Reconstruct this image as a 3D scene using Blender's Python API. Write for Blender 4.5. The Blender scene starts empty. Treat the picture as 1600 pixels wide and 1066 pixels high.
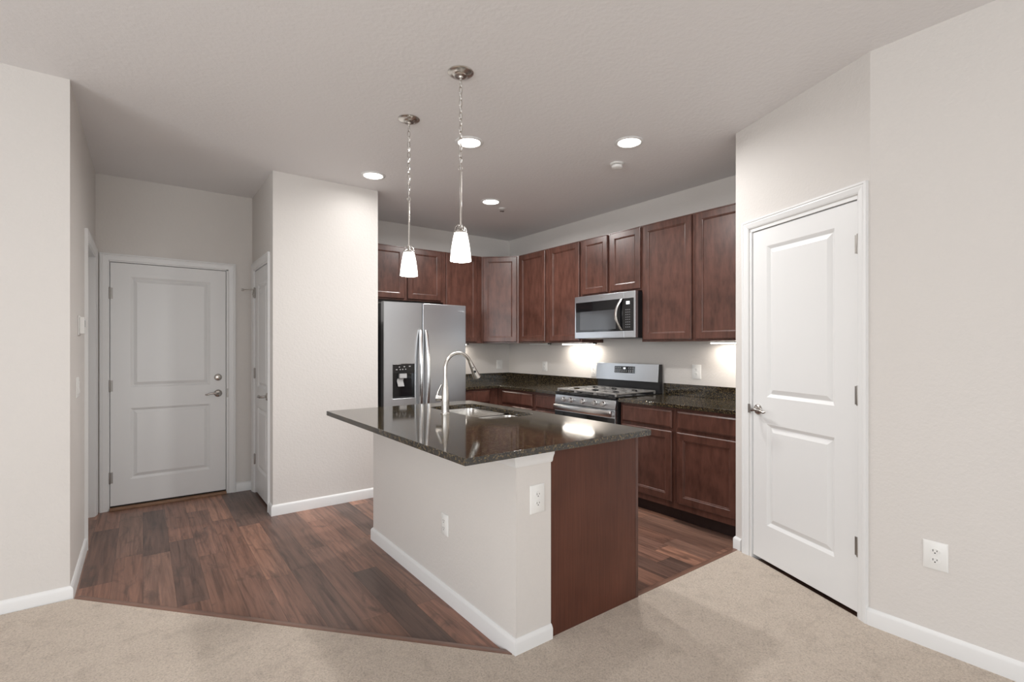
import bpy, bmesh, math, random
from mathutils import Vector, Matrix
random.seed(7)
SC = bpy.context.scene
COL = SC.collection
PI = math.pi
R = math.radians

# ------------------------------------------------------------------ camera
CAM_H = 1.333
YAW = 36.746
cam_d = bpy.data.cameras.new('camera')
cam = bpy.data.objects.new('camera', cam_d); COL.objects.link(cam)
cam.location = (0, 0, CAM_H)
cam.rotation_euler = (R(90), 0, -R(YAW))
cam_d.sensor_width = 36.0
cam_d.lens = 772.27 / 1600 * 36
cam_d.shift_y = 10.6 / 1600
cam_d.clip_start = 0.02
SC.camera = cam

# ------------------------------------------------------------------ world, exposure
SC.view_settings.view_transform = 'Standard'
SC.view_settings.look = 'None'
SC.view_settings.gamma = 1.0
SC.view_settings.use_curve_mapping = False
SC.view_settings.exposure = -0.08
world = bpy.data.worlds.new('world'); SC.world = world
world.use_nodes = True
world.node_tree.nodes['Background'].inputs[0].default_value = (0.75, 0.86, 1.0, 1)
world.node_tree.nodes['Background'].inputs[1].default_value = 0.25
SC.cycles.max_bounces = 10
SC.cycles.diffuse_bounces = 6
SC.cycles.glossy_bounces = 5
SC.cycles.sample_clamp_indirect = 4.0
SC.cycles.use_denoising = True


def area_light(name, loc, rot, sx, sy, power, color, shape='RECTANGLE', spread=None):
    d = bpy.data.lights.new(name, 'AREA')
    d.shape = shape; d.size = sx
    if shape in ('RECTANGLE', 'ELLIPSE'): d.size_y = sy
    d.energy = power; d.color = color
    if spread: d.spread = spread
    o = bpy.data.objects.new(name, d); COL.objects.link(o)
    o.location = loc; o.rotation_euler = rot
    return o


# daylight that comes in through the two windows of the living room behind the camera
area_light('rear_window_daylight', (-0.7, -3.88, 1.25), (R(90), 0, 0), 3.6, 1.9, 98, (0.94, 0.975, 1.0))
area_light('side_window_daylight', (-3.58, 0.1, 1.4), (R(90), 0, R(-90)), 2.6, 1.6, 112, (0.945, 0.975, 1.0))

# ------------------------------------------------------------------ materials
MATS = {}


def new_mat(name):
    m = bpy.data.materials.new(name); m.use_nodes = True
    nt = m.node_tree
    b = nt.nodes['Principled BSDF']
    MATS[name] = m
    return m, nt, b


def node(nt, t, **kw):
    n = nt.nodes.new(t)
    for k, v in kw.items():
        if k.startswith('i_'):
            key = k[2:]
            n.inputs[int(key) if key.isdigit() else key.replace('_', ' ')].default_value = v
        else:
            setattr(n, k, v)
    return n


def plain(name, col, rough=0.5, metal=0.0, spec=0.5, coat=0.0):
    m, nt, b = new_mat(name)
    b.inputs['Base Color'].default_value = (*col, 1)
    b.inputs['Roughness'].default_value = rough
    b.inputs['Metallic'].default_value = metal
    b.inputs['Specular IOR Level'].default_value = spec
    b.inputs['Coat Weight'].default_value = coat
    return m


def coords(nt, scale=(1, 1, 1)):
    tc = node(nt, 'ShaderNodeTexCoord')
    mp = node(nt, 'ShaderNodeMapping')
    mp.inputs['Scale'].default_value = scale
    nt.links.new(tc.outputs['Object'], mp.inputs['Vector'])
    return mp.outputs['Vector']


def ramp(nt, fac, stops):
    r = node(nt, 'ShaderNodeValToRGB')
    el = r.color_ramp.elements
    while len(el) > len(stops): el.remove(el[-1])
    while len(el) < len(stops): el.new(0.5)
    for e, (p, c) in zip(el, stops):
        e.position = p
        e.color = (*c, 1) if len(c) == 3 else c
    nt.links.new(fac, r.inputs['Fac'])
    return r.outputs['Color']


def noise(nt, vec, scale, detail=3, rough=0.5, dist=0.0):
    n = node(nt, 'ShaderNodeTexNoise')
    n.inputs['Scale'].default_value = scale
    n.inputs['Detail'].default_value = detail
    n.inputs['Roughness'].default_value = rough
    n.inputs['Distortion'].default_value = dist
    nt.links.new(vec, n.inputs['Vector'])
    return n.outputs['Fac']


def bump(nt, b, height, strength, dist):
    bp = node(nt, 'ShaderNodeBump')
    bp.inputs['Strength'].default_value = strength
    bp.inputs['Distance'].default_value = dist
    nt.links.new(height, bp.inputs['Height'])
    nt.links.new(bp.outputs['Normal'], b.inputs['Normal'])


def mixc(nt, fac, a, b_, mode='MIX'):
    m = node(nt, 'ShaderNodeMix', data_type='RGBA', blend_type=mode)
    if isinstance(fac, (int, float)): m.inputs[0].default_value = fac
    else: nt.links.new(fac, m.inputs[0])
    for s, v in ((6, a), (7, b_)):
        if isinstance(v, tuple): m.inputs[s].default_value = (*v, 1)
        else: nt.links.new(v, m.inputs[s])
    return m.outputs[2]


def math_n(nt, op, a, b_=None):
    m = node(nt, 'ShaderNodeMath', operation=op)
    for i, v in enumerate((a, b_)):
        if v is None: continue
        if isinstance(v, (int, float)): m.inputs[i].default_value = v
        else: nt.links.new(v, m.inputs[i])
    return m.outputs[0]


def painted(name, col, texture=0.25, scale=90):
    m, nt, b = new_mat(name)
    v = coords(nt)
    n1 = noise(nt, v, scale, 4, 0.55)
    b.inputs['Base Color'].default_value = (*col, 1)
    b.inputs['Roughness'].default_value = 0.62
    b.inputs['Specular IOR Level'].default_value = 0.3
    bump(nt, b, n1, texture, 0.004)
    return m


WALL = painted('wall_paint', (0.655, 0.63, 0.605), 0.45, 60)
CEIL = painted('ceiling_paint', (0.755, 0.745, 0.75), 0.5, 45)
WHITE = plain('white_trim_paint', (0.745, 0.75, 0.75), 0.36)
PLASTIC = plain('white_plastic', (0.78, 0.78, 0.765), 0.35)
DARK = plain('black_plastic', (0.012, 0.012, 0.013), 0.35)
BLACKGLOSS = plain('black_gloss', (0.006, 0.006, 0.007), 0.06, spec=0.6)
SLOT = plain('dark_slot', (0.03, 0.028, 0.026), 0.6)
NICKEL = plain('satin_nickel', (0.62, 0.60, 0.57), 0.26, metal=1.0)
CHROME = plain('polished_chrome', (0.72, 0.71, 0.70), 0.12, metal=1.0)
IRON = plain('cast_iron', (0.02, 0.02, 0.021), 0.45)
GAPSHADE = plain('dark_gap', (0.01, 0.009, 0.008), 0.8)  # near-black colour standing in for the shade of a door gap
GREYTEXT = plain('grey_print', (0.45, 0.45, 0.46), 0.5)


def steel(name, col, rough, horiz=True):
    m, nt, b = new_mat(name)
    v = coords(nt, (2, 2, 260) if horiz else (260, 260, 2))
    n1 = noise(nt, v, 2.0, 2, 0.5)
    b.inputs['Base Color'].default_value = (*col, 1)
    b.inputs['Metallic'].default_value = 1.0
    mr = node(nt, 'ShaderNodeMapRange')
    mr.inputs['To Min'].default_value = rough - 0.012
    mr.inputs['To Max'].default_value = rough + 0.015
    nt.links.new(n1, mr.inputs['Value'])
    nt.links.new(mr.outputs['Result'], b.inputs['Roughness'])
    return m


STEEL = steel('brushed_stainless', (0.60, 0.625, 0.655), 0.29)
STEELV = steel('brushed_stainless_handle', (0.70, 0.69, 0.68), 0.25, False)
SINKSTEEL = steel('sink_stainless', (0.66, 0.64, 0.61), 0.26)


def wood(name, dark, light, rough, grain=(14, 14, 1.4), mott=2.2, coat=0.25, spec=0.4):
    m, nt, b = new_mat(name)
    v = coords(nt, grain)
    g = noise(nt, v, 5.0, 5, 0.6, 0.4)
    v2 = coords(nt, (1, 1, 0.6))
    bl = noise(nt, v2, mott * 3, 3, 0.55)
    f = math_n(nt, 'ADD', math_n(nt, 'MULTIPLY', g, 0.5), math_n(nt, 'MULTIPLY', bl, 0.5))
    c = ramp(nt, f, [(0.32, dark), (0.68, light)])
    nt.links.new(c, b.inputs['Base Color'])
    b.inputs['Roughness'].default_value = rough
    b.inputs['Specular IOR Level'].default_value = spec
    b.inputs['Coat Weight'].default_value = coat
    b.inputs['Coat Roughness'].default_value = 0.25
    bump(nt, b, g, 0.06, 0.001)
    return m


CHERRY = wood('cherry_stained_wood', (0.042, 0.0160, 0.0105), (0.122, 0.050, 0.036), 0.34, (7, 7, 1.6), 2.6, 0.2)
VENEER = wood('cherry_end_panel', (0.060, 0.0205, 0.0125), (0.125, 0.045, 0.028), 0.40, (26, 26, 0.7), 1.2, 0.03, 0.28)
TOEKICK = plain('toe_kick_wood', (0.022, 0.008, 0.006), 0.55)


def granite():
    m, nt, b = new_mat('dark_granite')
    v = coords(nt)
    base = ramp(nt, noise(nt, v, 70, 5, 0.7), [(0.35, (0.006, 0.0058, 0.0055)), (0.75, (0.032, 0.026, 0.019))])
    vo = node(nt, 'ShaderNodeTexVoronoi'); vo.inputs['Scale'].default_value = 170
    nt.links.new(v, vo.inputs['Vector'])
    sp = node(nt, 'ShaderNodeSeparateColor')
    nt.links.new(vo.outputs['Color'], sp.inputs['Color'])
    fl = ramp(nt, sp.outputs['Red'], [(0.69, (0, 0, 0)), (0.92, (1, 1, 1))])
    c = mixc(nt, fl, base, (0.125, 0.090, 0.042))
    fine = ramp(nt, noise(nt, v, 330, 3, 0.6), [(0.62, (0, 0, 0)), (0.72, (1, 1, 1))])
    c = mixc(nt, fine, c, (0.15, 0.125, 0.09))
    nt.links.new(c, b.inputs['Base Color'])
    b.inputs['Roughness'].default_value = 0.07
    b.inputs['Specular IOR Level'].default_value = 1.0
    return m


GRANITE = granite()


def carpet():
    m, nt, b = new_mat('beige_carpet')
    v = coords(nt)
    tuft = noise(nt, v, 135, 6, 0.85)
    blot = noise(nt, v, 9, 6, 0.7, 0.4)
    c1 = ramp(nt, tuft, [(0.30, (0.26, 0.205, 0.155)), (0.44, (0.69, 0.58, 0.48)), (0.64, (0.90, 0.785, 0.67))])
    c2 = ramp(nt, blot, [(0.30, (0.84, 0.83, 0.82)), (0.50, (1, 1, 1))])
    c = mixc(nt, 1.0, c1, c2, 'MULTIPLY')
    nt.links.new(c, b.inputs['Base Color'])
    b.inputs['Roughness'].default_value = 0.95
    b.inputs['Specular IOR Level'].default_value = 0.1
    b.inputs['Sheen Weight'].default_value = 0.25
    h = math_n(nt, 'ADD', tuft, math_n(nt, 'MULTIPLY', noise(nt, v, 60, 3, 0.6), 0.8))
    bump(nt, b, h, 0.9, 0.012)
    return m


CARPET = carpet()


def planks():
    m, nt, b = new_mat('vinyl_plank_floor')
    tc = node(nt, 'ShaderNodeTexCoord')
    sx = node(nt, 'ShaderNodeSeparateXYZ')
    nt.links.new(tc.outputs['Object'], sx.inputs[0])
    X, Y = sx.outputs['X'], sx.outputs['Y']
    W, L = 0.142, 1.05
    row = math_n(nt, 'FLOOR', math_n(nt, 'DIVIDE', X, W))
    wn = node(nt, 'ShaderNodeTexWhiteNoise', noise_dimensions='1D')
    nt.links.new(row, wn.inputs['W'])
    yo = math_n(nt, 'ADD', math_n(nt, 'DIVIDE', Y, L), math_n(nt, 'MULTIPLY', wn.outputs['Value'], 7.3))
    colu = math_n(nt, 'FLOOR', yo)
    cid = node(nt, 'ShaderNodeCombineXYZ')
    nt.links.new(row, cid.inputs[0]); nt.links.new(colu, cid.inputs[1])
    w2 = node(nt, 'ShaderNodeTexWhiteNoise', noise_dimensions='3D')
    nt.links.new(cid.outputs[0], w2.inputs['Vector'])
    tint = ramp(nt, w2.outputs['Value'], [(0.0, (0.100, 0.062, 0.050)), (0.22, (0.185, 0.098, 0.070)), (0.45, (0.27, 0.135, 0.094)),
                                          (0.65, (0.130, 0.082, 0.066)), (0.85, (0.36, 0.185, 0.125)), (1.0, (0.20, 0.110, 0.080))])
    # grain running along the plank, shifted from board to board
    off = node(nt, 'ShaderNodeVectorMath', operation='SCALE')
    nt.links.new(w2.outputs['Color'], off.inputs[0]); off.inputs['Scale'].default_value = 9.0
    add = node(nt, 'ShaderNodeVectorMath', operation='ADD')
    nt.links.new(tc.outputs['Object'], add.inputs[0]); nt.links.new(off.outputs[0], add.inputs[1])
    mp = node(nt, 'ShaderNodeMapping'); mp.inputs['Scale'].default_value = (20, 1.0, 1)
    nt.links.new(add.outputs[0], mp.inputs[0])
    g = noise(nt, mp.outputs[0], 2.0, 5, 0.6, 0.7)
    gr = ramp(nt, g, [(0.28, (0.42, 0.40, 0.40)), (0.5, (1.0, 1.0, 1.0)), (0.72, (1.45, 1.42, 1.38))])
    c = mixc(nt, 1.0, tint, gr, 'MULTIPLY')
    mp2 = node(nt, 'ShaderNodeMapping'); mp2.inputs['Scale'].default_value = (6, 2.2, 1)
    nt.links.new(add.outputs[0], mp2.inputs[0])
    kn = noise(nt, mp2.outputs[0], 1.6, 4, 0.6, 1.0)
    c = mixc(nt, ramp(nt, kn, [(0.56, (0, 0, 0)), (0.74, (0.75, 0.75, 0.75))]), c, (0.058, 0.038, 0.031))
    # thin dark joints
    fx = math_n(nt, 'FRACT', math_n(nt, 'DIVIDE', X, W))
    fy = math_n(nt, 'FRACT', yo)
    jx = math_n(nt, 'LESS_THAN', math_n(nt, 'ABSOLUTE', math_n(nt, 'SUBTRACT', fx, 0.5)), 0.491)
    jy = math_n(nt, 'LESS_THAN', math_n(nt, 'ABSOLUTE', math_n(nt, 'SUBTRACT', fy, 0.5)), 0.4987)
    j = math_n(nt, 'MULTIPLY', jx, jy)
    jm = node(nt, 'ShaderNodeMapRange'); jm.inputs['To Min'].default_value = 0.6
    nt.links.new(j, jm.inputs['Value'])
    c = mixc(nt, 1.0, c, jm.outputs['Result'], 'MULTIPLY')
    nt.links.new(c, b.inputs['Base Color'])
    b.inputs['Roughness'].default_value = 0.34
    b.inputs['Specular IOR Level'].default_value = 0.45
    bump(nt, b, math_n(nt, 'ADD', math_n(nt, 'MULTIPLY', j, 2.0), math_n(nt, 'MULTIPLY', g, 0.5)), 0.15, 0.0015)
    return m


VINYL = planks()
STRIP = wood('transition_strip_wood', (0.15, 0.080, 0.056), (0.23, 0.125, 0.09), 0.4, (3, 3, 3))
THRESH = wood('oak_threshold', (0.19, 0.10, 0.055), (0.30, 0.17, 0.10), 0.45, (2, 14, 14))


def emissive(name, col, strength, base=(0.9, 0.9, 0.9)):
    m, nt, b = new_mat(name)
    b.inputs['Base Color'].default_value = (*base, 1)
    b.inputs['Emission Color'].default_value = (*col, 1)
    b.inputs['Emission Strength'].default_value = strength
    b.inputs['Roughness'].default_value = 0.3
    return m


LENS = emissive('lit_downlight_lens', (1.0, 0.95, 0.88), 14)
SHADE = emissive('lit_frosted_glass', (1.0, 0.955, 0.88), 3.2)
TUBE = emissive('lit_light_bar', (1.0, 0.93, 0.84), 12)
DIGITS = emissive('lit_display_digits', (0.85, 0.92, 1.0), 1.2)


# ------------------------------------------------------------------ mesh helpers
class MB:
    def __init__(self):
        self.bm = bmesh.new()

    def face(self, pts):
        vs = [self.bm.verts.new(p) for p in pts]
        try: return self.bm.faces.new(vs)
        except ValueError: return None

    def box(self, x0, y0, z0, x1, y1, z1):
        if x1 < x0: x0, x1 = x1, x0
        if y1 < y0: y0, y1 = y1, y0
        if z1 < z0: z0, z1 = z1, z0
        v = [self.bm.verts.new(p) for p in ((x0, y0, z0), (x1, y0, z0), (x1, y1, z0), (x0, y1, z0),
                                            (x0, y0, z1), (x1, y0, z1), (x1, y1, z1), (x0, y1, z1))]
        for f in ((0, 3, 2, 1), (4, 5, 6, 7), (0, 1, 5, 4), (1, 2, 6, 5), (2, 3, 7, 6), (3, 0, 4, 7)):
            self.bm.faces.new([v[i] for i in f])
        return self

    def prism(self, poly, z0, z1):
        n = len(poly)
        a = [self.bm.verts.new((p[0], p[1], z0)) for p in poly]
        b = [self.bm.verts.new((p[0], p[1], z1)) for p in poly]
        self.bm.faces.new(list(reversed(a))); self.bm.faces.new(b)
        for i in range(n):
            j = (i + 1) % n
            self.bm.faces.new([a[i], a[j], b[j], b[i]])
        return self

    def loft(self, rings, close_ends=True, closed=True):
        rs = [[self.bm.verts.new(p) for p in r] for r in rings]
        n = len(rs[0])
        for a, b in zip(rs, rs[1:]):
            for i in range(n if closed else n - 1):
                j = (i + 1) % n
                self.bm.faces.new([a[i], a[j], b[j], b[i]])
        if close_ends:
            self.bm.faces.new(list(reversed(rs[0]))); self.bm.faces.new(rs[-1])
        return self

    def lathe(self, prof, origin=(0, 0, 0), axis='Z', seg=32, cap=True):
        o = Vector(origin)
        rings = []
        for r, h in prof:
            r = max(r, 1e-5)
            ring = []
            for k in range(seg):
                a = 2 * PI * k / seg
                c, s = r * math.cos(a), r * math.sin(a)
                p = {'Z': (c, s, h), 'Y': (s, h, c), 'X': (h, c, s)}[axis]
                ring.append(o + Vector(p))
            rings.append(ring)
        return self.loft(rings, cap)

    def tube(self, pts, rad, seg=12, cap=True):
        pts = [Vector(p) for p in pts]
        rads = rad if isinstance(rad, (list, tuple)) else [rad] * len(pts)
        rings = []
        t0 = (pts[1] - pts[0]).normalized()
        up = Vector((0, 0, 1)) if abs(t0.z) < 0.9 else Vector((1, 0, 0))
        n = t0.cross(up).normalized()
        for i, p in enumerate(pts):
            if i == 0: t = (pts[1] - pts[0])
            elif i == len(pts) - 1: t = (pts[-1] - pts[-2])
            else: t = (pts[i + 1] - pts[i - 1])
            t.normalize()
            n = (n - t * n.dot(t)).normalized()
            b = t.cross(n)
            rings.append([p + (n * math.cos(2 * PI * k / seg) + b * math.sin(2 * PI * k / seg)) * rads[i] for k in range(seg)])
        return self.loft(rings, cap)

    def link(self, c, a, l, r, plane):
        """one oval chain link around c, half-length l, half-width a, wire radius r"""
        N, M = 16, 6
        rings = []
        for i in range(N):
            t = 2 * PI * i / N
            u, w = a * math.cos(t), l * math.sin(t)
            du, dw = math.cos(t), math.sin(t)
            ring = []
            for k in range(M):
                q = 2 * PI * k / M
                ou, on = r * math.cos(q), r * math.sin(q)
                uu, ww, nn = u + du * ou, w + dw * ou, on
                ring.append((c[0] + (uu if plane == 'X' else nn), c[1] + (nn if plane == 'X' else uu), c[2] + ww))
            rings.append(ring)
        rings.append(rings[0])
        return self.loft(rings, False)

    def build(self, name, mat, parent=None, bevel=0.0, loc=None, rot=None, seg=2, sharp=35):
        bm = self.bm
        bmesh.ops.remove_doubles(bm, verts=bm.verts, dist=1e-6)
        bmesh.ops.recalc_face_normals(bm, faces=bm.faces)
        lim = R(sharp)
        for f in bm.faces: f.smooth = True
        for e in bm.edges:
            if len(e.link_faces) != 2 or e.calc_face_angle(0) > lim: e.smooth = False
        me = bpy.data.meshes.new(name)
        bm.to_mesh(me); bm.free()
        me.materials.append(mat)
        o = bpy.data.objects.new(name, me); COL.objects.link(o)
        if parent: o.parent = parent
        if loc: o.location = loc
        if rot: o.rotation_euler = rot
        if bevel:
            bv = o.modifiers.new('bevel', 'BEVEL'); bv.width = bevel; bv.segments = seg
            bv.limit_method = 'ANGLE'; bv.angle_limit = R(40); bv.harden_normals = True
        return o


def tag(o, label, cat, group=None, kind=None):
    o['label'] = label; o['category'] = cat
    if group: o['group'] = group
    if kind: o['kind'] = kind
    return o


def thing(name, label, cat, loc=(0, 0, 0), rz=0.0, group=None, kind=None):
    o = bpy.data.objects.new(name, None); COL.objects.link(o)
    o.empty_display_size = 0.1
    o.location = loc; o.rotation_euler = (0, 0, R(rz))
    return tag(o, label, cat, group, kind)


def copy_tree(o, parent=None):
    c = o.copy(); COL.objects.link(c)
    if parent: c.parent = parent
    for ch in list(o.children): copy_tree(ch, c)
    return c


def panel_slab(mb, w, h, t, panels, profile, edge=0.0, edge_d=0.0, x=0.0, z=0.0, y=0.0):
    """A door leaf: front at y facing -y, back at y+t; panels = (x0,z0,x1,z1) stacked, all with the same x range."""
    def P(px, pz, d): return (x + px, y + d, z + pz)
    def ring(a, b):
        for i in range(4):
            j = (i + 1) % 4
            mb.face([a[i], a[j], b[j], b[i]])
    def rect(x0, z0, x1, z1, d): return [P(x0, z0, d), P(x1, z0, d), P(x1, z1, d), P(x0, z1, d)]
    back = rect(0, 0, w, h, t)
    outer = rect(0, 0, w, h, edge_d)
    mb.face(list(reversed(back)))
    ring(back, outer)
    e = edge
    if e: ring(outer, rect(e, e, w - e, h - e, 0))
    if not panels:
        mb.face(rect(e, e, w - e, h - e, 0)); return
    px0, px1 = panels[0][0], panels[0][2]
    mb.face(rect(e, e, px0, h - e, 0)); mb.face(rect(px1, e, w - e, h - e, 0))
    zs = [e]
    for p in sorted(panels, key=lambda q: q[1]): zs += [p[1], p[3]]
    zs.append(h - e)
    for a, b in zip(zs[::2], zs[1::2]): mb.face(rect(px0, a, px1, b, 0))
    for (x0, z0, x1, z1) in panels:
        prev = rect(x0, z0, x1, z1, 0)
        for ins, d in profile:
            cur = rect(x0 + ins, z0 + ins, x1 - ins, z1 - ins, d)
            ring(prev, cur); prev = cur
        mb.face(prev)


def casing_mesh(x0, x1, z1, width=0.057, z0=0.0):
    """Colonial casing round an opening whose outer edge runs x0..x1 and up to z1, on the plane y=0 and proud to -y."""
    prof = [(0, 0), (0, -0.017), (0.010, -0.018), (0.014, -0.0145), (0.020, -0.0155), (0.042, -0.011), (width - 0.006, -0.010), (width, -0.006), (width, 0)]
    mb = MB()
    paths = [[(x0 + k, d, z0), (x0 + k, d, z1 - k), (x1 - k, d, z1 - k), (x1 - k, d, z0)] for k, d in prof]
    for a, b in zip(paths, paths[1:]):
        for i in range(3): mb.face([a[i], a[i + 1], b[i + 1], b[i]])
    return mb


def baseboard(name, pts, label, h=0.084, t=0.014, z0=0.0, closed_ends=True, parent=None):
    """pts: plan polyline along the wall face; the board is proud to the right-hand side of travel."""
    prof = [(0, 0), (t, 0), (t, h - 0.018), (t - 0.003, h - 0.010), (0.005, h - 0.002), (0.002, h), (0, h)]
    pts = [Vector(p) for p in pts]
    nrm = []
    for i in range(len(pts) - 1):
        d = (pts[i + 1] - pts[i]).normalized(); nrm.append(Vector((d.y, -d.x)))
    mb = MB(); rings = []
    for i, p in enumerate(pts):
        if i == 0: m = nrm[0]
        elif i == len(pts) - 1: m = nrm[-1]
        else:
            m = (nrm[i - 1] + nrm[i]); m = m / max(0.2, m.dot(nrm[i]))
        rings.append([(p.x + m.x * o, p.y + m.y * o, z0 + z) for o, z in prof])
    mb.loft(rings, True)
    o = mb.build(name, WHITE, parent)
    if parent is None: tag(o, label, 'baseboard', kind='structure')
    return o


# ------------------------------------------------------------------ measured plan (camera stands at 0,0)
H = 2.74
C0 = Vector((3.121, 1.7225)); U0 = Vector((-0.38268, -0.92388))
YL = 3.466          # left living-room wall face
XH = -0.307         # left wall of the entry hall
YE = 5.196          # entry wall
XC = 0.825          # closet wall face
YF = 4.277          # wall beside the refrigerator
XF = 1.690
YB = 5.245          # kitchen back wall
XS = 3.868          # range wall
XR = C0.x + 0.931 * U0.x          # right living-room wall
YR = C0.y + 0.931 * U0.y
TOP = 0.906         # worktop height
TH = 0.03


def wall(name, label):
    return name, label


def wall_obj(name, mb, label):
    return tag(mb.build(name, WALL), label, 'wall', kind='structure')


floor = MB(); floor.box(-3.8, -4.1, -0.12, 4.1, 5.5, 0.0)
tag(floor.build('floor', VINYL), 'dark brown wood plank floor of the kitchen and entry', 'floor', kind='structure')
ceil = MB(); ceil.box(-3.8, -4.1, H, 4.1, 5.5, H + 0.1)
tag(ceil.build('ceiling', CEIL), 'flat beige textured ceiling over the kitchen', 'ceiling', kind='structure')

cp = MB(); cp.prism([(-3.6, -3.9), (XR, -3.9), (XR, YR), (3.115, 1.694), (1.262, 1.694), (-0.296, 3.447), (-3.6, 3.466)], 0.0, 0.020)
tag(cp.build('floor_carpet', CARPET), 'beige cut pile carpet in front of the island', 'carpet', kind='structure')

# transition strips between carpet and planks
def strip(name, a, b, label):
    a, b = Vector(a), Vector(b); d = (b - a).normalized(); n = Vector((d.y, -d.x))
    mb = MB()
    prof = [(-0.004, 0.0), (-0.004, 0.017), (0.008, 0.0205), (0.036, 0.018), (0.048, 0.008), (0.050, 0.0)]
    mb.loft([[(p.x + n.x * o, p.y + n.y * o, z) for o, z in prof] for p in (a, b)])
    return tag(mb.build(name, STRIP), label, 'transition strip', kind='structure')
strip('trim_1', (1.262, 1.694), (-0.29, 3.447), 'brown wood strip edging the carpet left of the island')
strip('trim_2', (3.105, 1.694), (2.10, 1.694), 'brown wood strip edging the carpet between island and pantry door')

m = MB(); m.box(-3.6, YL, 0, XH, YL + 0.115, H); wall_obj('wall_left', m, 'beige wall section at the left beside the entry')
HALL0, HALL1 = 4.325, 5.105
m = MB(); m.box(XH - 0.115, YL + 0.115, 0, XH, HALL0, H); m.box(XH - 0.115, HALL1, 0, XH, YE, H); m.box(XH - 0.115, HALL0, 2.065, XH, HALL1, H)
wall_obj('wall_hall', m, 'beige wall of the entry hall with thermostat')
m = MB(); m.box(XH - 0.115, YE, 0, -0.235, YE + 0.115, H); m.box(0.628, YE, 0, XC + 0.115, YE + 0.115, H); m.box(-0.235, YE, 2.055, 0.628, YE + 0.115, H)
wall_obj('wall_entry', m, 'shaded beige wall around the white entry door')
CL0, CL1 = 4.44, 5.085
m = MB(); m.box(XC, YF, 0, XC + 0.115, CL0, H); m.box(XC, CL1, 0, XC + 0.115, YE, H); m.box(XC, CL0, 2.055, XC + 0.115, CL1, H)
wall_obj('wall_closet', m, 'narrow beige wall holding the closet door')
m = MB(); m.box(XC + 0.115, YF, 0, XF, YF + 0.115, H); m.box(XF - 0.115, YF + 0.115, 0, XF, YB + 0.115, H)
wall_obj('wall_alcove', m, 'bright beige wall between closet door and refrigerator')
m = MB(); m.box(XC + 0.115, YB, 0, XS + 0.115, YB + 0.115, H); wall_obj('wall_back', m, 'beige back wall behind the refrigerator')
m = MB(); m.box(XS, 1.6075, 0, XS + 0.115, YB, H); wall_obj('wall_range', m, 'beige wall behind the range and microwave')

# angled pantry wall
def A(s, n, z): p = C0 + U0 * s + Vector((0.92388, -0.38268)) * n; return (p.x, p.y, z)
PD0, PD1, PZ = 0.133, 0.884, 2.074
m = MB()
for s0, s1, z0, z1 in ((0, PD0, 0, H), (PD1, 0.931, 0, H), (PD0, PD1, PZ, H)):
    m.prism([A(s0, 0, 0)[:2], A(s1, 0, 0)[:2], A(s1, 0.115, 0)[:2], A(s0, 0.115, 0)[:2]], z0, z1)
m.box(C0.x, 1.6075, 0, XS, C0.y, H)
wall_obj('wall_pantry', m, 'angled beige wall holding the pantry door')
m = MB(); m.box(XS, -0.2, 0, XS + 0.115, 1.6065, H); m.box(XR + 0.115, -0.3, 0, XS + 0.115, -0.2, H); wall_obj('wall_pantry_inner', m, 'closed inner walls of the pantry behind its door')
m = MB(); m.box(-0.9, YL + 0.115, 0, -0.8, YE + 0.115, H); m.box(-0.8, YE, 0, XH - 0.115, YE + 0.115, H); wall_obj('wall_side_room', m, 'closed side room wall behind the cased doorway')
m = MB(); m.box(XR, -3.9, 0, XR + 0.115, YR, H); wall_obj('wall_right', m, 'long beige wall at the right edge with outlet')
m = MB(); m.box(-3.7, -4.0, 0, -2.55, -3.9, H); m.box(1.15, -4.0, 0, XR + 0.115, -3.9, H); m.box(-2.55, -4.0, 0, 1.15, -3.9, 0.26); m.box(-2.55, -4.0, 2.24, 1.15, -3.9, H)
wall_obj('wall_rear', m, 'living room wall with large window behind the viewer')
m = MB(); m.box(-3.7, -3.9, 0, -3.6, -1.25, H); m.box(-3.7, 1.45, 0, -3.6, YL + 0.115, H); m.box(-3.7, -1.25, 0, -3.6, 1.45, 0.56); m.box(-3.7, -1.25, 2.24, -3.6, 1.45, H)
wall_obj('wall_window', m, 'living room side wall with window')
m = MB()
for x in (-2.55, -1.35, -0.12, 1.10): m.box(x, -3.975, 0.26, x + 0.05, -3.925, 2.24)
m.box(-2.55, -3.975, 0.26, 1.15, -3.925, 0.31); m.box(-2.55, -3.975, 2.19, 1.15, -3.925, 2.24)
tag(m.build('window_1', WHITE), 'white frame of the living room window behind the viewer', 'window', kind='structure')
m = MB()
for y in (-1.25, 0.07, 1.40): m.box(-3.675, y, 0.56, -3.625, y + 0.05, 2.24)
m.box(-3.675, -1.25, 0.56, -3.625, 1.45, 0.61); m.box(-3.675, -1.25, 2.19, -3.625, 1.45, 2.24)
tag(m.build('window_2', WHITE), 'white frame of the living room side window', 'window', kind='structure')

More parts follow.
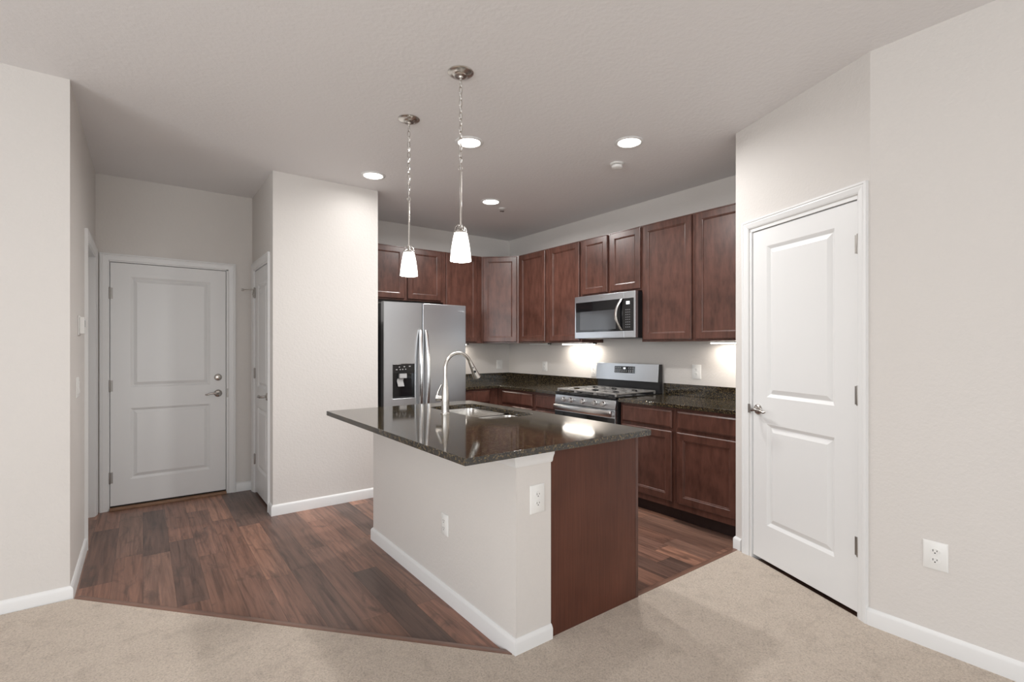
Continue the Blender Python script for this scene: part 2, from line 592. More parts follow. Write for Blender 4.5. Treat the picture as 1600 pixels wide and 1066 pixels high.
# ------------------------------------------------------------------ doors
MOULD = [(0.004, 0.002), (0.018, 0.012), (0.022, 0.012), (0.046, 0.0015)]
DOORMETAL = plain('door_hardware_nickel', (0.46, 0.435, 0.41), 0.22, metal=1.0)
def lever(parent, x, z, direction, y=0.0, long=0.11):
    h = thing('lever_handle', '', '')
    for k in ('label', 'category'): del h[k]
    h.parent = parent; h.location = (x, y, z)
    MB().lathe([(0.0, -0.014), (0.020, -0.013), (0.030, -0.008), (0.033, -0.003), (0.033, 0)], axis='Y').build('rose', DOORMETAL, h)
    s = direction
    mb = MB()
    pts = [(0, -0.01, 0), (0, -0.045, 0), (s * 0.012, -0.056, 0.0), (s * long * .35, -0.060, 0.006), (s * long * .65, -0.058, 0.002), (s * long * .9, -0.056, -0.006), (s * long, -0.054, -0.003)]
    mb.tube(pts, [0.010, 0.010, 0.011, 0.009, 0.008, 0.007, 0.004], 12)
    mb.build('lever', DOORMETAL, h)
    return h
def hinge(parent, x, z, y=0.0, side=1):
    mb = MB()
    mb.box(x + side * 0.002, y - 0.0015, z - 0.045, x + side * 0.020, y + 0.0, z + 0.045)
    mb.lathe([(0.0, -0.05), (0.0055, -0.048), (0.0065, -0.043), (0.0065, 0.043), (0.0055, 0.048), (0.0, 0.05)], (x, y - 0.006, z), seg=14)
    return mb.build('hinge', HINGE, parent)

HINGE = plain('dull_nickel_hinge', (0.36, 0.34, 0.32), 0.42, metal=0.9)
def make_door(name, label, loc, rz, cx0, cx1, cz1, jx0, jx1, jz, sx0, sx1, sz0, sz1, panels, hinges, hx, hside, jamb_d=0.115, slab_y=0.004, hasfar=True):
    d = thing(name, label, 'door', loc, rz, kind='structure')
    casing_mesh(cx0, cx1, cz1, 0.050 if name == 'door_1' else 0.057).build('casing', WHITE, d, sharp=12)
    mb = MB()   # jamb lining with stop
    mb.box(jx0, -0.004, 0, jx0 + 0.016, jamb_d, jz); mb.box(jx1 - 0.016, -0.004, 0, jx1, jamb_d, jz); mb.box(jx0, -0.004, jz - 0.016, jx1, jamb_d, jz)
    mb.box(jx0 + 0.0155, slab_y + 0.041, 0.03, jx0 + 0.028, slab_y + 0.054, jz - 0.0165); mb.box(jx1 - 0.028, slab_y + 0.041, 0.03, jx1 - 0.0155, slab_y + 0.054, jz - 0.0165)
    mb.box(jx0 + 0.028, slab_y + 0.041, jz - 0.028, jx1 - 0.028, slab_y + 0.054, jz - 0.0155)
    mb.build('jamb', WHITE, d)
    mb = MB()
    panel_slab(mb, sx1 - sx0, sz1 - sz0, 0.038, [(a - sx0, b - sz0, c - sx0, e - sz0) for a, b, c, e in panels], MOULD, 0.002, 0.002, sx0, sz0, slab_y)
    mb.build('door_slab', WHITE, d, sharp=10)
    for z in hinges: hinge(d, hx, z, slab_y, hside)
    return d

# pantry door (door_1), on the angled wall
d1 = make_door('door_1', 'white two panel pantry door with lever handle beside the beige right wall', (C0.x, C0.y, 0), -112.5, 0.076, 0.922, 2.130, PD0, PD1, PZ,
               0.1525, 0.8645, 0.040, 2.054, [(0.268, 0.258, 0.735, 0.872), (0.268, 1.035, 0.735, 1.948)], (1.84, 1.10, 0.363), 0.869, -1)
lever(d1, 0.198, 0.952, 1, 0.004, 0.118)
mb = MB(); mb.box(0.128, -0.0130, 0.925, 0.146, -0.0108, 0.98); mb.build('strike_plate', HINGE, d1)

# entry door (door_2)
d2 = make_door('door_2', 'white two panel entry door with deadbolt at the hall end', (0, YE, 0), 0, -0.281, 0.686, 2.104, -0.235, 0.628, 2.055,
               -0.2155, 0.6085, 0.034, 2.035, [(-0.085, 0.238, 0.487, 0.83), (-0.085, 1.0, 0.487, 1.925)], (1.78, 1.02, 0.267), -0.218, 1)
lever(d2, 0.547, 0.92, -1, 0.004, 0.105)
MB().lathe([(0, -0.016), (0.016, -0.016), (0.026, -0.012), (0.031, -0.004), (0.031, 0)], (0.547, 0.004, 1.065), 'Y').build('deadbolt', DOORMETAL, d2)
mb = MB(); mb.box(0.614, -0.0055, 0.88, 0.626, -0.0045, 0.96); mb.build('strike_plate', HINGE, d2)
mb = MB(); mb.box(-0.2155, 0.012, 0.0225, 0.6085, 0.040, 0.0335); mb.build('gap_shade_strip', GAPSHADE, d2)  # black strip added in the gap under the leaf, painting its shade
mb = MB(); mb.prism([(-0.219, -0.03), (0.612, -0.03), (0.612, 0.10), (-0.219, 0.10)], 0, 0.022); mb.build('threshold', THRESH, d2, 0.004)

# closet door (door_3), on the narrow side wall: local x runs towards the viewer
d3 = make_door('door_3', 'narrow white closet door seen edge on beside the entry door', (XC, YE, 0), -90, 0.056, 0.812, 2.112, YE - CL1, YE - CL0, 2.055,
               YE - CL1 + 0.0195, YE - CL0 - 0.0195, 0.022, 2.035, [(0.25, 0.24, 0.64, 0.80), (0.25, 0.98, 0.64, 1.90)], (1.84, 1.10, 0.31), YE - CL1 + 0.018, 1)
lever(d3, 0.68, 0.925, -1, 0.004, 0.10)
ds = MB(); ds.tube([(0.125, -0.01, 1.87), (0.105, -0.05, 1.868), (0.075, -0.085, 1.866)], 0.0045, 8); ds.lathe([(0, -0.012), (0.011, -0.012), (0.012, 0.0), (0.008, 0.008), (0, 0.009)], (0.072, -0.088, 1.866), 'Y', 16)
ds.tube([(0.125, -0.01, 1.87), (0.150, -0.02, 1.82), (0.157, -0.012, 1.79)], 0.004, 8)
ds.build('door_stop', NICKEL, d3)

# open doorway in the hall's left wall (door_4): casing, deep jamb, and an unseen closed leaf added at the far side to block stray light
d4 = make_door('door_4', 'white cased side doorway left of the entry door', (XH, YL, 0), 90, HALL0 - YL - 0.053, HALL1 - YL + 0.057, 2.120, HALL0 - YL, HALL1 - YL, 2.065,
               HALL0 - YL + 0.02, HALL1 - YL - 0.02, 0.02, 2.045, [(1.0, 0.24, 1.5, 0.83), (1.0, 1.0, 1.5, 1.92)], (), 0, 1, slab_y=0.075)

# ------------------------------------------------------------------ baseboards
baseboard('baseboard_left', [(-3.6, YL), (XH, YL), (XH, HALL0 - 0.054)], 'white baseboard wrapping the left wall corner')
baseboard('baseboard_entry', [(0.688, YE), (XC, YE), (XC, CL1 + 0.058)], 'short white baseboard right of the entry door')
baseboard('baseboard_alcove', [(XC, CL0 - 0.058), (XC, YF), (XF, YF)], 'white baseboard left of the island below the bright wall')
pb = [A(-0.0, -0.0, 0)[:2], A(0.057, 0, 0)[:2]]
baseboard('baseboard_pantry', [(C0.x + 0.3, C0.y), (C0.x, C0.y), pb[1]], 'short white baseboard left of the pantry door', z0=0.012)
baseboard('baseboard_right', [A(0.914, 0, 0)[:2], A(0.931, 0, 0)[:2], (XR, -3.9)], 'long white baseboard along the right wall', z0=0.016)
baseboard('baseboard_rear', [(XR, -3.9), (-3.6, -3.9), (-3.6, YL)], 'white baseboard of the living room behind the viewer', z0=0.016)

# ------------------------------------------------------------------ island half wall
IX0, IX1, IY0, IY1 = 1.283, 1.482, 1.690, 3.330
m = MB(); m.box(IX0, IY0, 0, IX1, IY1, TOP - TH - 0.001)
wall_obj('wall_island', m, 'beige half wall carrying the island worktop')
baseboard('baseboard_island', [(IX1, IY1), (IX0, IY1), (IX0, IY0), (IX1, IY0)], 'white baseboard wrapping the island half wall')
# white cap moulding under the worktop
prof = [(0, 0), (0.004, 0), (0.010, 0.008), (0.012, 0.020), (0.018, 0.034), (0.022, 0.040), (0.022, 0.058), (0, 0.058)]
mb = MB(); rings = []
for px, py, mx, my in ((IX1, IY1, 0, 1), (IX0, IY1, -1, 1), (IX0, IY0, -1, -1), (IX1 + 0.003, IY0, 0, -1)):
    rings.append([(px + mx * o, py + my * o, TOP - TH - 0.059 + z) for o, z in prof])
mb.loft(rings)
tag(mb.build('trim_3', WHITE), 'white moulding under the island worktop', 'moulding', kind='structure')

# ------------------------------------------------------------------ worktops
def slab(mb, poly, z0, z1): mb.prism(poly, z0, z1)
def round_rect(x0, y0, x1, y1, r, n=8):
    pts = []
    for cx, cy, a0 in ((x1 - r, y1 - r, 0), (x0 + r, y1 - r, 90), (x0 + r, y0 + r, 180), (x1 - r, y0 + r, 270)):
        for k in range(n + 1):
            a = R(a0 + 90 * k / n); pts.append((cx + r * math.cos(a), cy + r * math.sin(a)))
    return pts
SX0, SX1, SY0, SY1 = 1.640, 2.020, 2.450, 3.215
CX0, CX1, CY0, CY1 = 0.993, 2.126, 1.632, 3.425
t = thing('island_worktop', 'polished dark granite worktop of the island with sink cutout', 'countertop', (CX0, CY0, TOP - TH))
mb = MB(); bm = mb.bm
def loop_pair(pts):
    a = [bm.verts.new((x - CX0, y - CY0, TH)) for x, y in pts]; b = [bm.verts.new((x - CX0, y - CY0, 0)) for x, y in pts]
    ea = [bm.edges.new((a[i], a[(i + 1) % len(a)])) for i in range(len(a))]
    eb = [bm.edges.new((b[i], b[(i + 1) % len(b)])) for i in range(len(b))]
    for i in range(len(a)):
        j = (i + 1) % len(a); bm.faces.new([a[i], a[j], b[j], b[i]])
    return ea, eb
o1 = loop_pair([(CX0, CY0), (CX1, CY0), (CX1, CY1), (CX0, CY1)])
o2 = loop_pair(round_rect(SX0, SY0, SX1, SY1, 0.06))
bmesh.ops.triangle_fill(bm, use_beauty=True, edges=o1[0] + o2[0])
bmesh.ops.triangle_fill(bm, use_beauty=True, edges=o1[1] + o2[1])
mb.build('granite_slab', GRANITE, t, 0.0025)

# sink: two bowls hung under the cutout
t = thing('kitchen_sink', 'stainless double bowl sink set in the island worktop', 'sink', ((SX0 + SX1) / 2, (SY0 + SY1) / 2, 0.68))
ox, oy, oz = t.location
def bowl(y0, y1, depth):
    mb = MB(); zt = TOP - TH - 0.002 - oz
    specs = [(0.014, zt, 0.075), (-0.004, zt, 0.062), (-0.006, zt - 0.01, 0.06), (-0.012, zt - depth + 0.03, 0.055), (-0.035, zt - depth, 0.05)]
    rings = []
    for off, z, r in specs:
        rings.append([(x - ox, y - oy, z) for x, y in round_rect(SX0 - off, y0 - min(off, 0.0), SX1 + off, y1 + min(off, 0.0), r)])
    mb.loft(rings, False); bm = mb.bm
    bm.verts.ensure_lookup_table(); n = len(rings[0]); bm.faces.new([bm.verts[-n + i] for i in range(n)])
    b = mb.build('bowl', SINKSTEEL, t)
    so = b.modifiers.new('thickness', 'SOLIDIFY'); so.thickness = 0.0012; so.offset = -1
    MB().lathe([(0, 0.004), (0.022, 0.004), (0.024, 0.007), (0.042, 0.007), (0.045, 0.0015), (0.045, 0.001)], ((SX0 + SX1) / 2 + 0.05 - ox, (y0 + y1) / 2 - oy, zt - depth), seg=28).build('drain', CHROME, b)
    return b
bowl(SY0 - 0.004, 2.735, 0.17)
bowl(2.757, SY1 + 0.004, 0.19)

# faucet
t = thing('kitchen_faucet', 'brushed nickel gooseneck faucet standing behind the island sink', 'faucet', (1.575, 2.835, TOP))
MB().lathe([(0, 0), (0.031, 0), (0.031, 0.005), (0.026, 0.008), (0.0245, 0.03), (0.0265, 0.075), (0.0255, 0.115), (0.020, 0.16), (0.0155, 0.195), (0.0125, 0.225), (0, 0.226)]).build('body', NICKEL, t)
pts = [(0, 0, 0.19), (0, 0, 0.27), (0, 0, 0.295)]
RA = 0.098
for k in range(1, 15):
    a = R(180 - 158 * k / 14); pts.append((RA + RA * math.cos(a), 0, 0.295 + RA * math.sin(a)))
MB().tube(pts, 0.0115, 16).build('spout', NICKEL, t)
e = Vector(pts[-1]); dr = (Vector(pts[-1]) - Vector(pts[-2])).normalized()
q = [e - dr * 0.005, e + dr * 0.012, e + dr * 0.05, e + dr * 0.105, e + dr * 0.123]
sh = MB().tube(q, [0.0135, 0.015, 0.018, 0.0255, 0.0265], 20).build('spray_head', NICKEL, t)
side = Vector((-0.35, -0.93, 0)).normalized()
side = (side - dr * side.dot(dr)).normalized()
mb = MB()
c = e + dr * 0.070 + side * 0.0195; mb.tube([c, c + side * 0.005], 0.0085, 14)
c = e + dr * 0.04 + side * 0.0162; mb.tube([c, c + side * 0.004], 0.0045, 12)
mb.build('spray_buttons', DARK, sh)
mb = MB()
mb.tube([(0, 0, 0.10), (-0.026, 0.024, 0.10), (-0.044, 0.040, 0.10)], [0.016, 0.019, 0.020], 18)
hn = mb.build('handle_hub', NICKEL, t)
MB().tube([(-0.040, 0.036, 0.108), (-0.036, 0.033, 0.135), (-0.026, 0.024, 0.165), (-0.018, 0.0165, 0.188)], [0.009, 0.008, 0.007, 0.0055], 12).build('lever', NICKEL, hn)

# perimeter worktops with upstands
def worktop(name, label, loc, slabs, splashes):
    t = thing(name, label, 'countertop', (loc[0], loc[1], TOP - TH))
    mb = MB(); mb.prism([(x - loc[0], y - loc[1]) for x, y in slabs], 0, TH); mb.build('granite_slab', GRANITE, t, 0.0025)
    for x0, y0, x1, y1 in splashes:
        mb = MB(); mb.box(x0 - loc[0], y0 - loc[1], TH + 0.0005, x1 - loc[0], y1 - loc[1], TH + 0.103); mb.build('backsplash', GRANITE, t, 0.002)
    return t
XE, YEd = 3.222, 4.600
RY0, RY1 = 2.822, 3.590     # range
worktop('corner_worktop', 'dark granite L shaped worktop between refrigerator and range', (XS - 0.3, YB - 0.3, 0),
        [(2.762, YEd), (XE, YEd), (XE, RY1 + 0.004), (XS - 0.002, RY1 + 0.004), (XS - 0.002, YB - 0.002), (2.762, YB - 0.002)],
        [(2.762, YB - 0.022, XS - 0.0225, YB - 0.002), (XS - 0.022, RY1 + 0.004, XS - 0.002, YB - 0.002)])
worktop('range_side_worktop', 'dark granite worktop between the range and pantry wall', (XS - 0.3, 2.3, 0),
        [(XE, RY0 - 0.004), (XE, 1.7245), (XS - 0.002, 1.7245), (XS - 0.002, RY0 - 0.004)],
        [(XS - 0.022, 1.7245, XS - 0.002, RY0 - 0.004)])

# ------------------------------------------------------------------ cabinets
CDOOR = [(0.003, 0.0025), (0.010, 0.0045), (0.013, 0.009), (0.015, 0.009)]
def cab_door(parent, x0, z0, x1, z1, y=-0.020, fr=0.054, name='door'):
    mb = MB(); w, h = x1 - x0, z1 - z0
    panel_slab(mb, w, h, 0.0195, [(fr, fr, w - fr, h - fr)], CDOOR, 0.006, 0.0045, x0, z0, y)
    return mb.build(name, CHERRY, parent, sharp=10)
def cab_drawer(parent, x0, z0, x1, z1, y=-0.020):
    mb = MB(); panel_slab(mb, x1 - x0, z1 - z0, 0.0195, [], [], 0.013, 0.008, x0, z0, y)
    return mb.build('drawer_front', CHERRY, parent, sharp=10)
def cabinet(name, label, loc, rz, w, d, z0, z1, doors=(), drawers=(), toe=False, group=None):
    """local: x along the front from the left, y into the wall; face frame front at y=0"""
    t = thing(name, label, 'cabinet', (loc[0], loc[1], z0), rz, group)
    mb = MB(); kz = 0.105 if toe else 0.0
    mb.box(0.0005, 0, kz, w - 0.0005, d, z1 - z0)
    mb.build('body', CHERRY, t, 0.001)
    if toe:
        mb = MB(); mb.box(0.0005, 0.075, 0, w - 0.0005, d, kz - 0.0005); mb.build('toe_kick', TOEKICK, t)
    for x0, a, x1, b in doors: cab_door(t, x0, a - z0, x1, b - z0)
    for x0, a, x1, b in drawers: cab_drawer(t, x0, a - z0, x1, b - z0)
    return t

FX = XS - 0.316            # face-frame plane of the wall cabinets on the range wall
UZ0, UZ1 = 1.386, 2.418
DZ0, DZ1 = 1.402, 2.406
def yx(px, X): # plan Y of a picture column on the plane X
    k = math.tan(math.atan((px - 800) / 772.268) + R(YAW)); return X / k
def xy(px, Y): 
    k = math.tan(math.atan((px - 800) / 772.268) + R(YAW)); return Y * k
YC = 4.622                 # where the corner cabinet's angled face meets the range wall run
DFX = FX - 0.02
def upper(label, ya, yb, doors, z0=UZ0, dz0=DZ0):
    """ya > yb along the wall; doors as plan Y ranges"""
    return cabinet('wall_cabinet', label, (FX, ya, 0), -90, ya - yb, 0.314, z0, UZ1, [(ya - a, dz0, ya - b, DZ1) for a, b in doors], group='wall cabinets')
yA = [yx(p, DFX) for p in (811.5, 851, 858, 904.5, 909, 948.4, 952.8, 999.7, 1004, 1080, 1086.5)]
sAB = (yA[1] + yA[2]) / 2; sBC = (yA[3] + yA[4]) / 2 - 0.003; sCD = (yA[7] + yA[8]) / 2 + 0.006; sDE = (yA[9] + yA[10]) / 2
upper('narrow cherry wall cabinet right of the angled corner cabinet', YC, sAB, [(yA[0], yA[1])])
upper('cherry wall cabinet left of the microwave, above the lit light bar', sAB, sBC, [(yA[2], yA[3])])
upper('short cherry cabinet with two doors above the microwave', sBC, sCD, [(yA[4], yA[5]), (yA[6], yA[7])], 1.846, 1.862)
upper('tall cherry wall cabinet just right of the microwave', sCD, sDE, [(yA[8], yA[9])])
upper('cherry wall cabinet next to the pantry wall, end of the row', sDE, 1.7245, [(yA[10], 1.775)])
# back wall
FY = YB - 0.305
def upper_back(label, xa, xb, doors, z0=UZ0, dz0=DZ0):
    return cabinet('wall_cabinet', label, (xa, FY, 0), 0, xb - xa, 0.303, z0, UZ1, [(a - xa, dz0, b - xa, DZ1) for a, b in doors], group='wall cabinets')
xB = [xy(p, FY - 0.02) for p in (632.5, 637.5, 690, 697.5, 746)]
sB = (xB[2] + xB[3]) / 2; xB_end = 3.232
upper_back('short cherry cabinet with two doors above the refrigerator', 1.80, sB, [(1.83, xB[0]), (xB[1], xB[2])], 1.842, 1.858)
upper_back('cherry wall cabinet between refrigerator top and angled corner cabinet', sB, xB_end, [(xB[3], xB[4])])
# angled corner cabinet
t = thing('wall_cabinet', 'angled cherry corner wall cabinet where the two walls meet', 'cabinet', (xB_end + 0.002, FY, UZ0), -45, group='wall cabinets')
P1 = Vector((xB_end + 0.002, FY)); P2 = Vector((FX, YC + 0.0015))
lenc = (P2 - P1).length; angc = math.atan2(P2.y - P1.y, P2.x - P1.x)
t.rotation_euler = (0, 0, angc)
def loc2(p):
    d = Vector(p) - P1; c, s = math.cos(-angc), math.sin(-angc); return (d.x * c - d.y * s, d.x * s + d.y * c)
mb = MB(); mb.prism([loc2(p) for p in (P1, P2, (XS - 0.002, YC + 0.0015), (XS - 0.002, YB - 0.002), (xB_end + 0.002, YB - 0.002))], 0, UZ1 - UZ0)
mb.build('body', CHERRY, t, 0.001)
cab_door(t, 0.022, DZ0 - UZ0, lenc - 0.022, DZ1 - UZ0)

# base cabinets
BX = XE + 0.036; BY = YEd + 0.036      # face-frame planes
BZ1 = TOP - TH - 0.001
def base(label, ya, yb, items):
    """items: (Y left, Y right) of drawer and door stacks"""
    return cabinet('base_cabinet', label, (BX, ya, 0), -90, ya - yb, XS - 0.002 - BX, 0, BZ1, [(ya - a, 0.155, ya - b, 0.693) for a, b in items],
                   [(ya - a, 0.718, ya - b, 0.853) for a, b in items], True, 'base cabinets')
DBX = BX - 0.02
yb_ = [yx(p, DBX) for p in (784, 831, 836, 868, 971, 1049, 1057)]
sM = (yb_[1] + yb_[2]) / 2; s12 = (yb_[5] + yb_[6]) / 2
base('dark cherry base cabinet in the kitchen corner, below the granite', BY - 0.001, sM, [(yb_[0], yb_[1])])
base('narrow dark cherry base cabinet left of the range', sM, RY1 + 0.004, [(yb_[2], RY1 + 0.025)])
base('cherry base cabinet with drawer and door right of the range', RY0 - 0.006, s12, [(yb_[4], yb_[5])])
base('cherry base cabinet with wide drawer beside the pantry wall', s12, 1.7245, [(yb_[6], 1.775)])
xb_ = [xy(p, BY - 0.02) for p in (733, 766)]
cabinet('base_cabinet', 'dark cherry base cabinet right of the refrigerator', (2.765, BY, 0), 0, BX - 2.765 - 0.0005, YB - 0.002 - BY, 0, BZ1,
        [(0.03, 0.155, xb_[1] - 2.765, 0.693)], [(0.03, 0.718, xb_[1] - 2.765, 0.853)], True, 'base cabinets')
m = MB(); 
# island cabinet: end panel to the carpet, doors towards the range
t = thing('island_cabinet', 'cherry island cabinet with flat end panel facing the carpet', 'cabinet', (IX1 + 0.002, IY0, 0), 0)
iw = 2.092 - IX1 - 0.002
mb = MB(); mb.box(0, 0.014, 0, iw - 0.022, 0.034, BZ1); mb.box(0, IY1 - IY0 - 0.02, 0, iw - 0.022, IY1 - IY0, BZ1)
mb.box(0, 0.0345, 0.105, 0.02, IY1 - IY0 - 0.0205, BZ1); mb.box(0.02, 0.0345, 0.105, iw - 0.022, IY1 - IY0 - 0.0205, 0.125)
mb.build('body', CHERRY, t, 0.001)
mb = MB(); mb.box(0, 0, 0.0, iw - 0.022, 0.0135, BZ1); mb.build('end_panel', VENEER, t, 0.001)
mb = MB()   # face frame on the kitchen side
L = IY1 - IY0
for y0, y1 in ((0, 0.045), (L / 2 - 0.02, L / 2 + 0.02), (L - 0.045, L)): mb.box(iw - 0.020, y0, 0.0 if y0 == 0 else 0.105, iw, y1, BZ1)
mb.box(iw - 0.020, 0.045, 0.105, iw, L - 0.045, 0.14); mb.box(iw - 0.020, 0.045, BZ1 - 0.03, iw, L - 0.045, BZ1); mb.box(iw - 0.020, 0.045, 0.695, iw, L - 0.045, 0.715)
mb.build('face_frame', CHERRY, t, 0.001)
mb = MB(); mb.box(0.02, 0.05, 0, iw - 0.09, L - 0.03, 0.104); mb.build('toe_kick', TOEKICK, t)
for y0, y1 in ((0.03, L / 2 - 0.005), (L / 2 + 0.005, L - 0.03)):
    for z0, z1, f in ((0.125, 0.69, 0), (0.718, 0.853, 1)):
        mb = MB()
        if f: panel_slab(mb, y1 - y0, z1 - z0, 0.0195, [], [], 0.013, 0.008)
        else: panel_slab(mb, y1 - y0, z1 - z0, 0.0195, [(0.054, 0.054, y1 - y0 - 0.054, z1 - z0 - 0.054)], CDOOR, 0.006, 0.0045)
        mb.build('drawer_front' if f else 'door', CHERRY, t, sharp=10, loc=(iw + 0.020, y0, z0), rot=(0, 0, R(90)))

# ------------------------------------------------------------------ refrigerator
RX0, RX1, RYF, RZ = 1.832, 2.743, 4.490, 1.778
t = thing('refrigerator', 'stainless side by side refrigerator with black dispenser', 'refrigerator', ((RX0 + RX1) / 2, YB - 0.4, 0))
ox, oy = t.location.x, t.location.y
def rb(x0, y0, z0, x1, y1, z1): return MB().box(x0 - ox, y0 - oy, z0, x1 - ox, y1 - oy, z1)
rb(RX0 + 0.004, RYF + 0.075, 0.025, RX1 - 0.004, YB - 0.03, RZ - 0.012).build('body', DARK, t, 0.004)
for x in (RX0 + 0.05, RX1 - 0.05):
    for y in (RYF + 0.15, YB - 0.1): MB().lathe([(0, 0), (0.02, 0), (0.02, 0.0245), (0, 0.0245)], (x - ox, y - oy, 0), seg=12).build('foot', DARK, t)
rb(RX0 + 0.01, RYF + 0.05, 0.03, RX1 - 0.01, RYF + 0.074, 0.105).build('kick_grille', DARK, t)
SPX = 2.238
DX0, DX1, DZa, DZb = 1.920, 2.158, 0.838, 1.178      # dispenser
def fridge_door(x0, x1, cut=None):
    mb = MB()
    if not cut:
        mb.box(x0 - ox, RYF - oy, 0.115, x1 - ox, RYF + 0.068 - oy, RZ)
        return mb.build('door', STEEL, t, 0.006, seg=3)
    a, b, z0, z1 = cut
    panel_slab(mb, x1 - x0, RZ - 0.115, 0.068, [(a - x0, z0 - 0.115, b - x0, z1 - 0.115)], [(0.003, 0.002), (0.004, 0.045)], 0.004, 0.004, x0 - ox, 0.115, RYF - oy)
    return mb.build('door', STEEL, t, sharp=10)
dl = fridge_door(RX0, SPX - 0.003, (DX0, DX1, DZa, DZb))
dr_ = fridge_door(SPX + 0.003, RX1)
def dl_box(x0, y0, z0, x1, y1, z1): return rb(x0, RYF + y0, z0, x1, RYF + y1, z1)
dp = dl_box(DX0 + 0.005, 0.001, 1.085, DX1 - 0.005, 0.030, DZb - 0.005).build('dispenser_panel', BLACKGLOSS, dl, 0.002)
dl_box(DX0 + 0.005, 0.038, DZa + 0.005, DX1 - 0.005, 0.043, 1.084).build('dispenser_recess', BLACKGLOSS, dl)
mb = dl_box(DX0 + 0.005, 0.002, DZa + 0.005, DX1 - 0.005, 0.0375, DZa + 0.016); mb.build('drip_tray', DARK, dl, 0.002)
dl_box(1.996, 0.004, 1.035, 2.072, 0.037, 1.083).build('ice_chute', plain('grey_plastic', (0.42, 0.42, 0.42), 0.4), dl, 0.004)
mb = MB(); mb.loft([[(x - ox, y + RYF - oy, z) for x, y, z in r] for r in (
    [(1.985, 0.012, 0.955), (2.05, 0.012, 0.955), (2.05, 0.022, 0.955), (1.985, 0.022, 0.955)],
    [(1.975, 0.020, 1.01), (2.04, 0.020, 1.01), (2.04, 0.032, 1.01), (1.975, 0.032, 1.01)],
    [(1.985, 0.028, 1.034), (2.05, 0.028, 1.034), (2.05, 0.036, 1.034), (1.985, 0.036, 1.034)])])
mb.build('dispenser_paddle', MATS['grey_plastic'], dl, 0.003)
for x, z, w in ((1.985, 1.142, .012), (2.035, 1.145, .016), (2.09, 1.148, .018), (1.955, 1.118, .016), (1.995, 1.118, .010), (2.02, 1.119, .012), (2.05, 1.12, .012)):
    MB().box(x - ox, RYF - 0.0006 - oy, z, x + w - ox, RYF + 0.0008 - oy, z + 0.008).build('touch_button', GREYTEXT, dl)
def fridge_handle(d, x, s):
    mb = MB(); pr = []
    for k in range(17):
        f = k / 16; z = 0.62 + f * 0.89; bow = math.sin(PI * f) ** 0.7 if 0 < f < 1 else 0
        pr.append((z, -0.012 - 0.045 * bow, s * 0.012 * (1 - bow)))
    rings = []
    for z, y, sx in pr:
        rings.append([(x - ox + sx + a, RYF - oy + y + b_, z) for a, b_ in ((-0.014, 0.010), (-0.016, 0), (-0.012, -0.010), (0, -0.014), (0.012, -0.010), (0.016, 0), (0.014, 0.010), (0, 0.013))])
    mb.loft(rings); mb.build('handle', STEELV, d)
fridge_handle(dl, SPX - 0.040, 1); fridge_handle(dr_, SPX + 0.040, -1)
mb = MB()
for x, w in ((2.652, .024), (2.680, .008), (2.694, .022)): mb.box(x - ox, RYF - 0.0015 - oy, 1.712, x + w - ox, RYF + 0.0005 - oy, 1.720)
mb.build('badge', CHROME, dr_)

# ------------------------------------------------------------------ range
RGX = 3.195
t = thing('gas_range', 'stainless freestanding gas range with black grates', 'stove', (XS - 0.35, (RY0 + RY1) / 2, 0), -90)
# local: x = (ymid - Y), y = X - (XS-0.35)
rw = RY1 - RY0; yf = RGX - (XS - 0.35)
def g(x0, y0, z0, x1, y1, z1): return MB().box(x0 - rw / 2, yf + y0, z0, x1 - rw / 2, yf + y1, z1)
g(0.0015, 0.03, 0.03, rw - 0.0015, XS - 0.03 - RGX, 0.894).build('body', DARK, t, 0.002)
for x in (0.05, rw - 0.05):
    for y in (0.08, 0.55): MB().lathe([(0, 0), (0.018, 0), (0.018, 0.0295), (0, 0.0295)], (x - rw / 2, yf + y, 0), seg=12).build('foot', DARK, t)
ct = g(0.0, 0.006, 0.896, rw, XS - 0.03 - RGX, 0.914).build('cooktop', BLACKGLOSS, t, 0.003)
mb = MB(); mb.loft([[(x - rw / 2, yf + y, z) for y, z in ((0.004, 0.803), (0.0, 0.812), (0.012, 0.884), (0.028, 0.888), (0.028, 0.803))] for x in (0.003, rw - 0.003)])
cpn = mb.build('control_panel', STEEL, t, 0.0015)
for kx in (0.130, 0.228, 0.382, 0.532, 0.632):
    k = MB(); k.lathe([(0, -0.032), (0.018, -0.031), (0.0205, -0.027), (0.0215, -0.008), (0.025, -0.006), (0.025, 0)], (kx - rw / 2, yf + 0.005, 0.847), 'Y', 24)
    k.box(kx - rw / 2 - 0.0035, yf - 0.029, 0.832, kx - rw / 2 + 0.0035, yf - 0.024, 0.862)
    k.build('knob', STEELV, cpn)
od = g(0.003, 0.0, 0.20, rw - 0.003, 0.029, 0.800).build('oven_door', STEEL, t, 0.003)
g(0.006, -0.0015, 0.235, rw - 0.006, 0.003, 0.732).build('oven_window', BLACKGLOSS, od, 0.001)
mb = MB()
rings = []
for x in (0.022, 0.03, rw - 0.03, rw - 0.022):
    e_ = 0.004 if x in (0.022, rw - 0.022) else 0
    rings.append([(x - rw / 2, yf + y, z) for y, z in ((-0.036 + e_, 0.744 + e_), (-0.041 + e_, 0.754), (-0.041 + e_, 0.786), (-0.036 + e_, 0.796 - e_), (-0.022, 0.797 - e_), (-0.022, 0.743 + e_))])
mb.loft(rings)
for x in (0.035, rw - 0.035): mb.box(x - 0.012 - rw / 2, yf - 0.0225, 0.756, x + 0.012 - rw / 2, yf + 0.0005, 0.784)
mb.build('handle', STEELV, od)
g(0.003, 0.002, 0.04, rw - 0.003, 0.029, 0.195).build('storage_drawer', STEEL, t, 0.003)
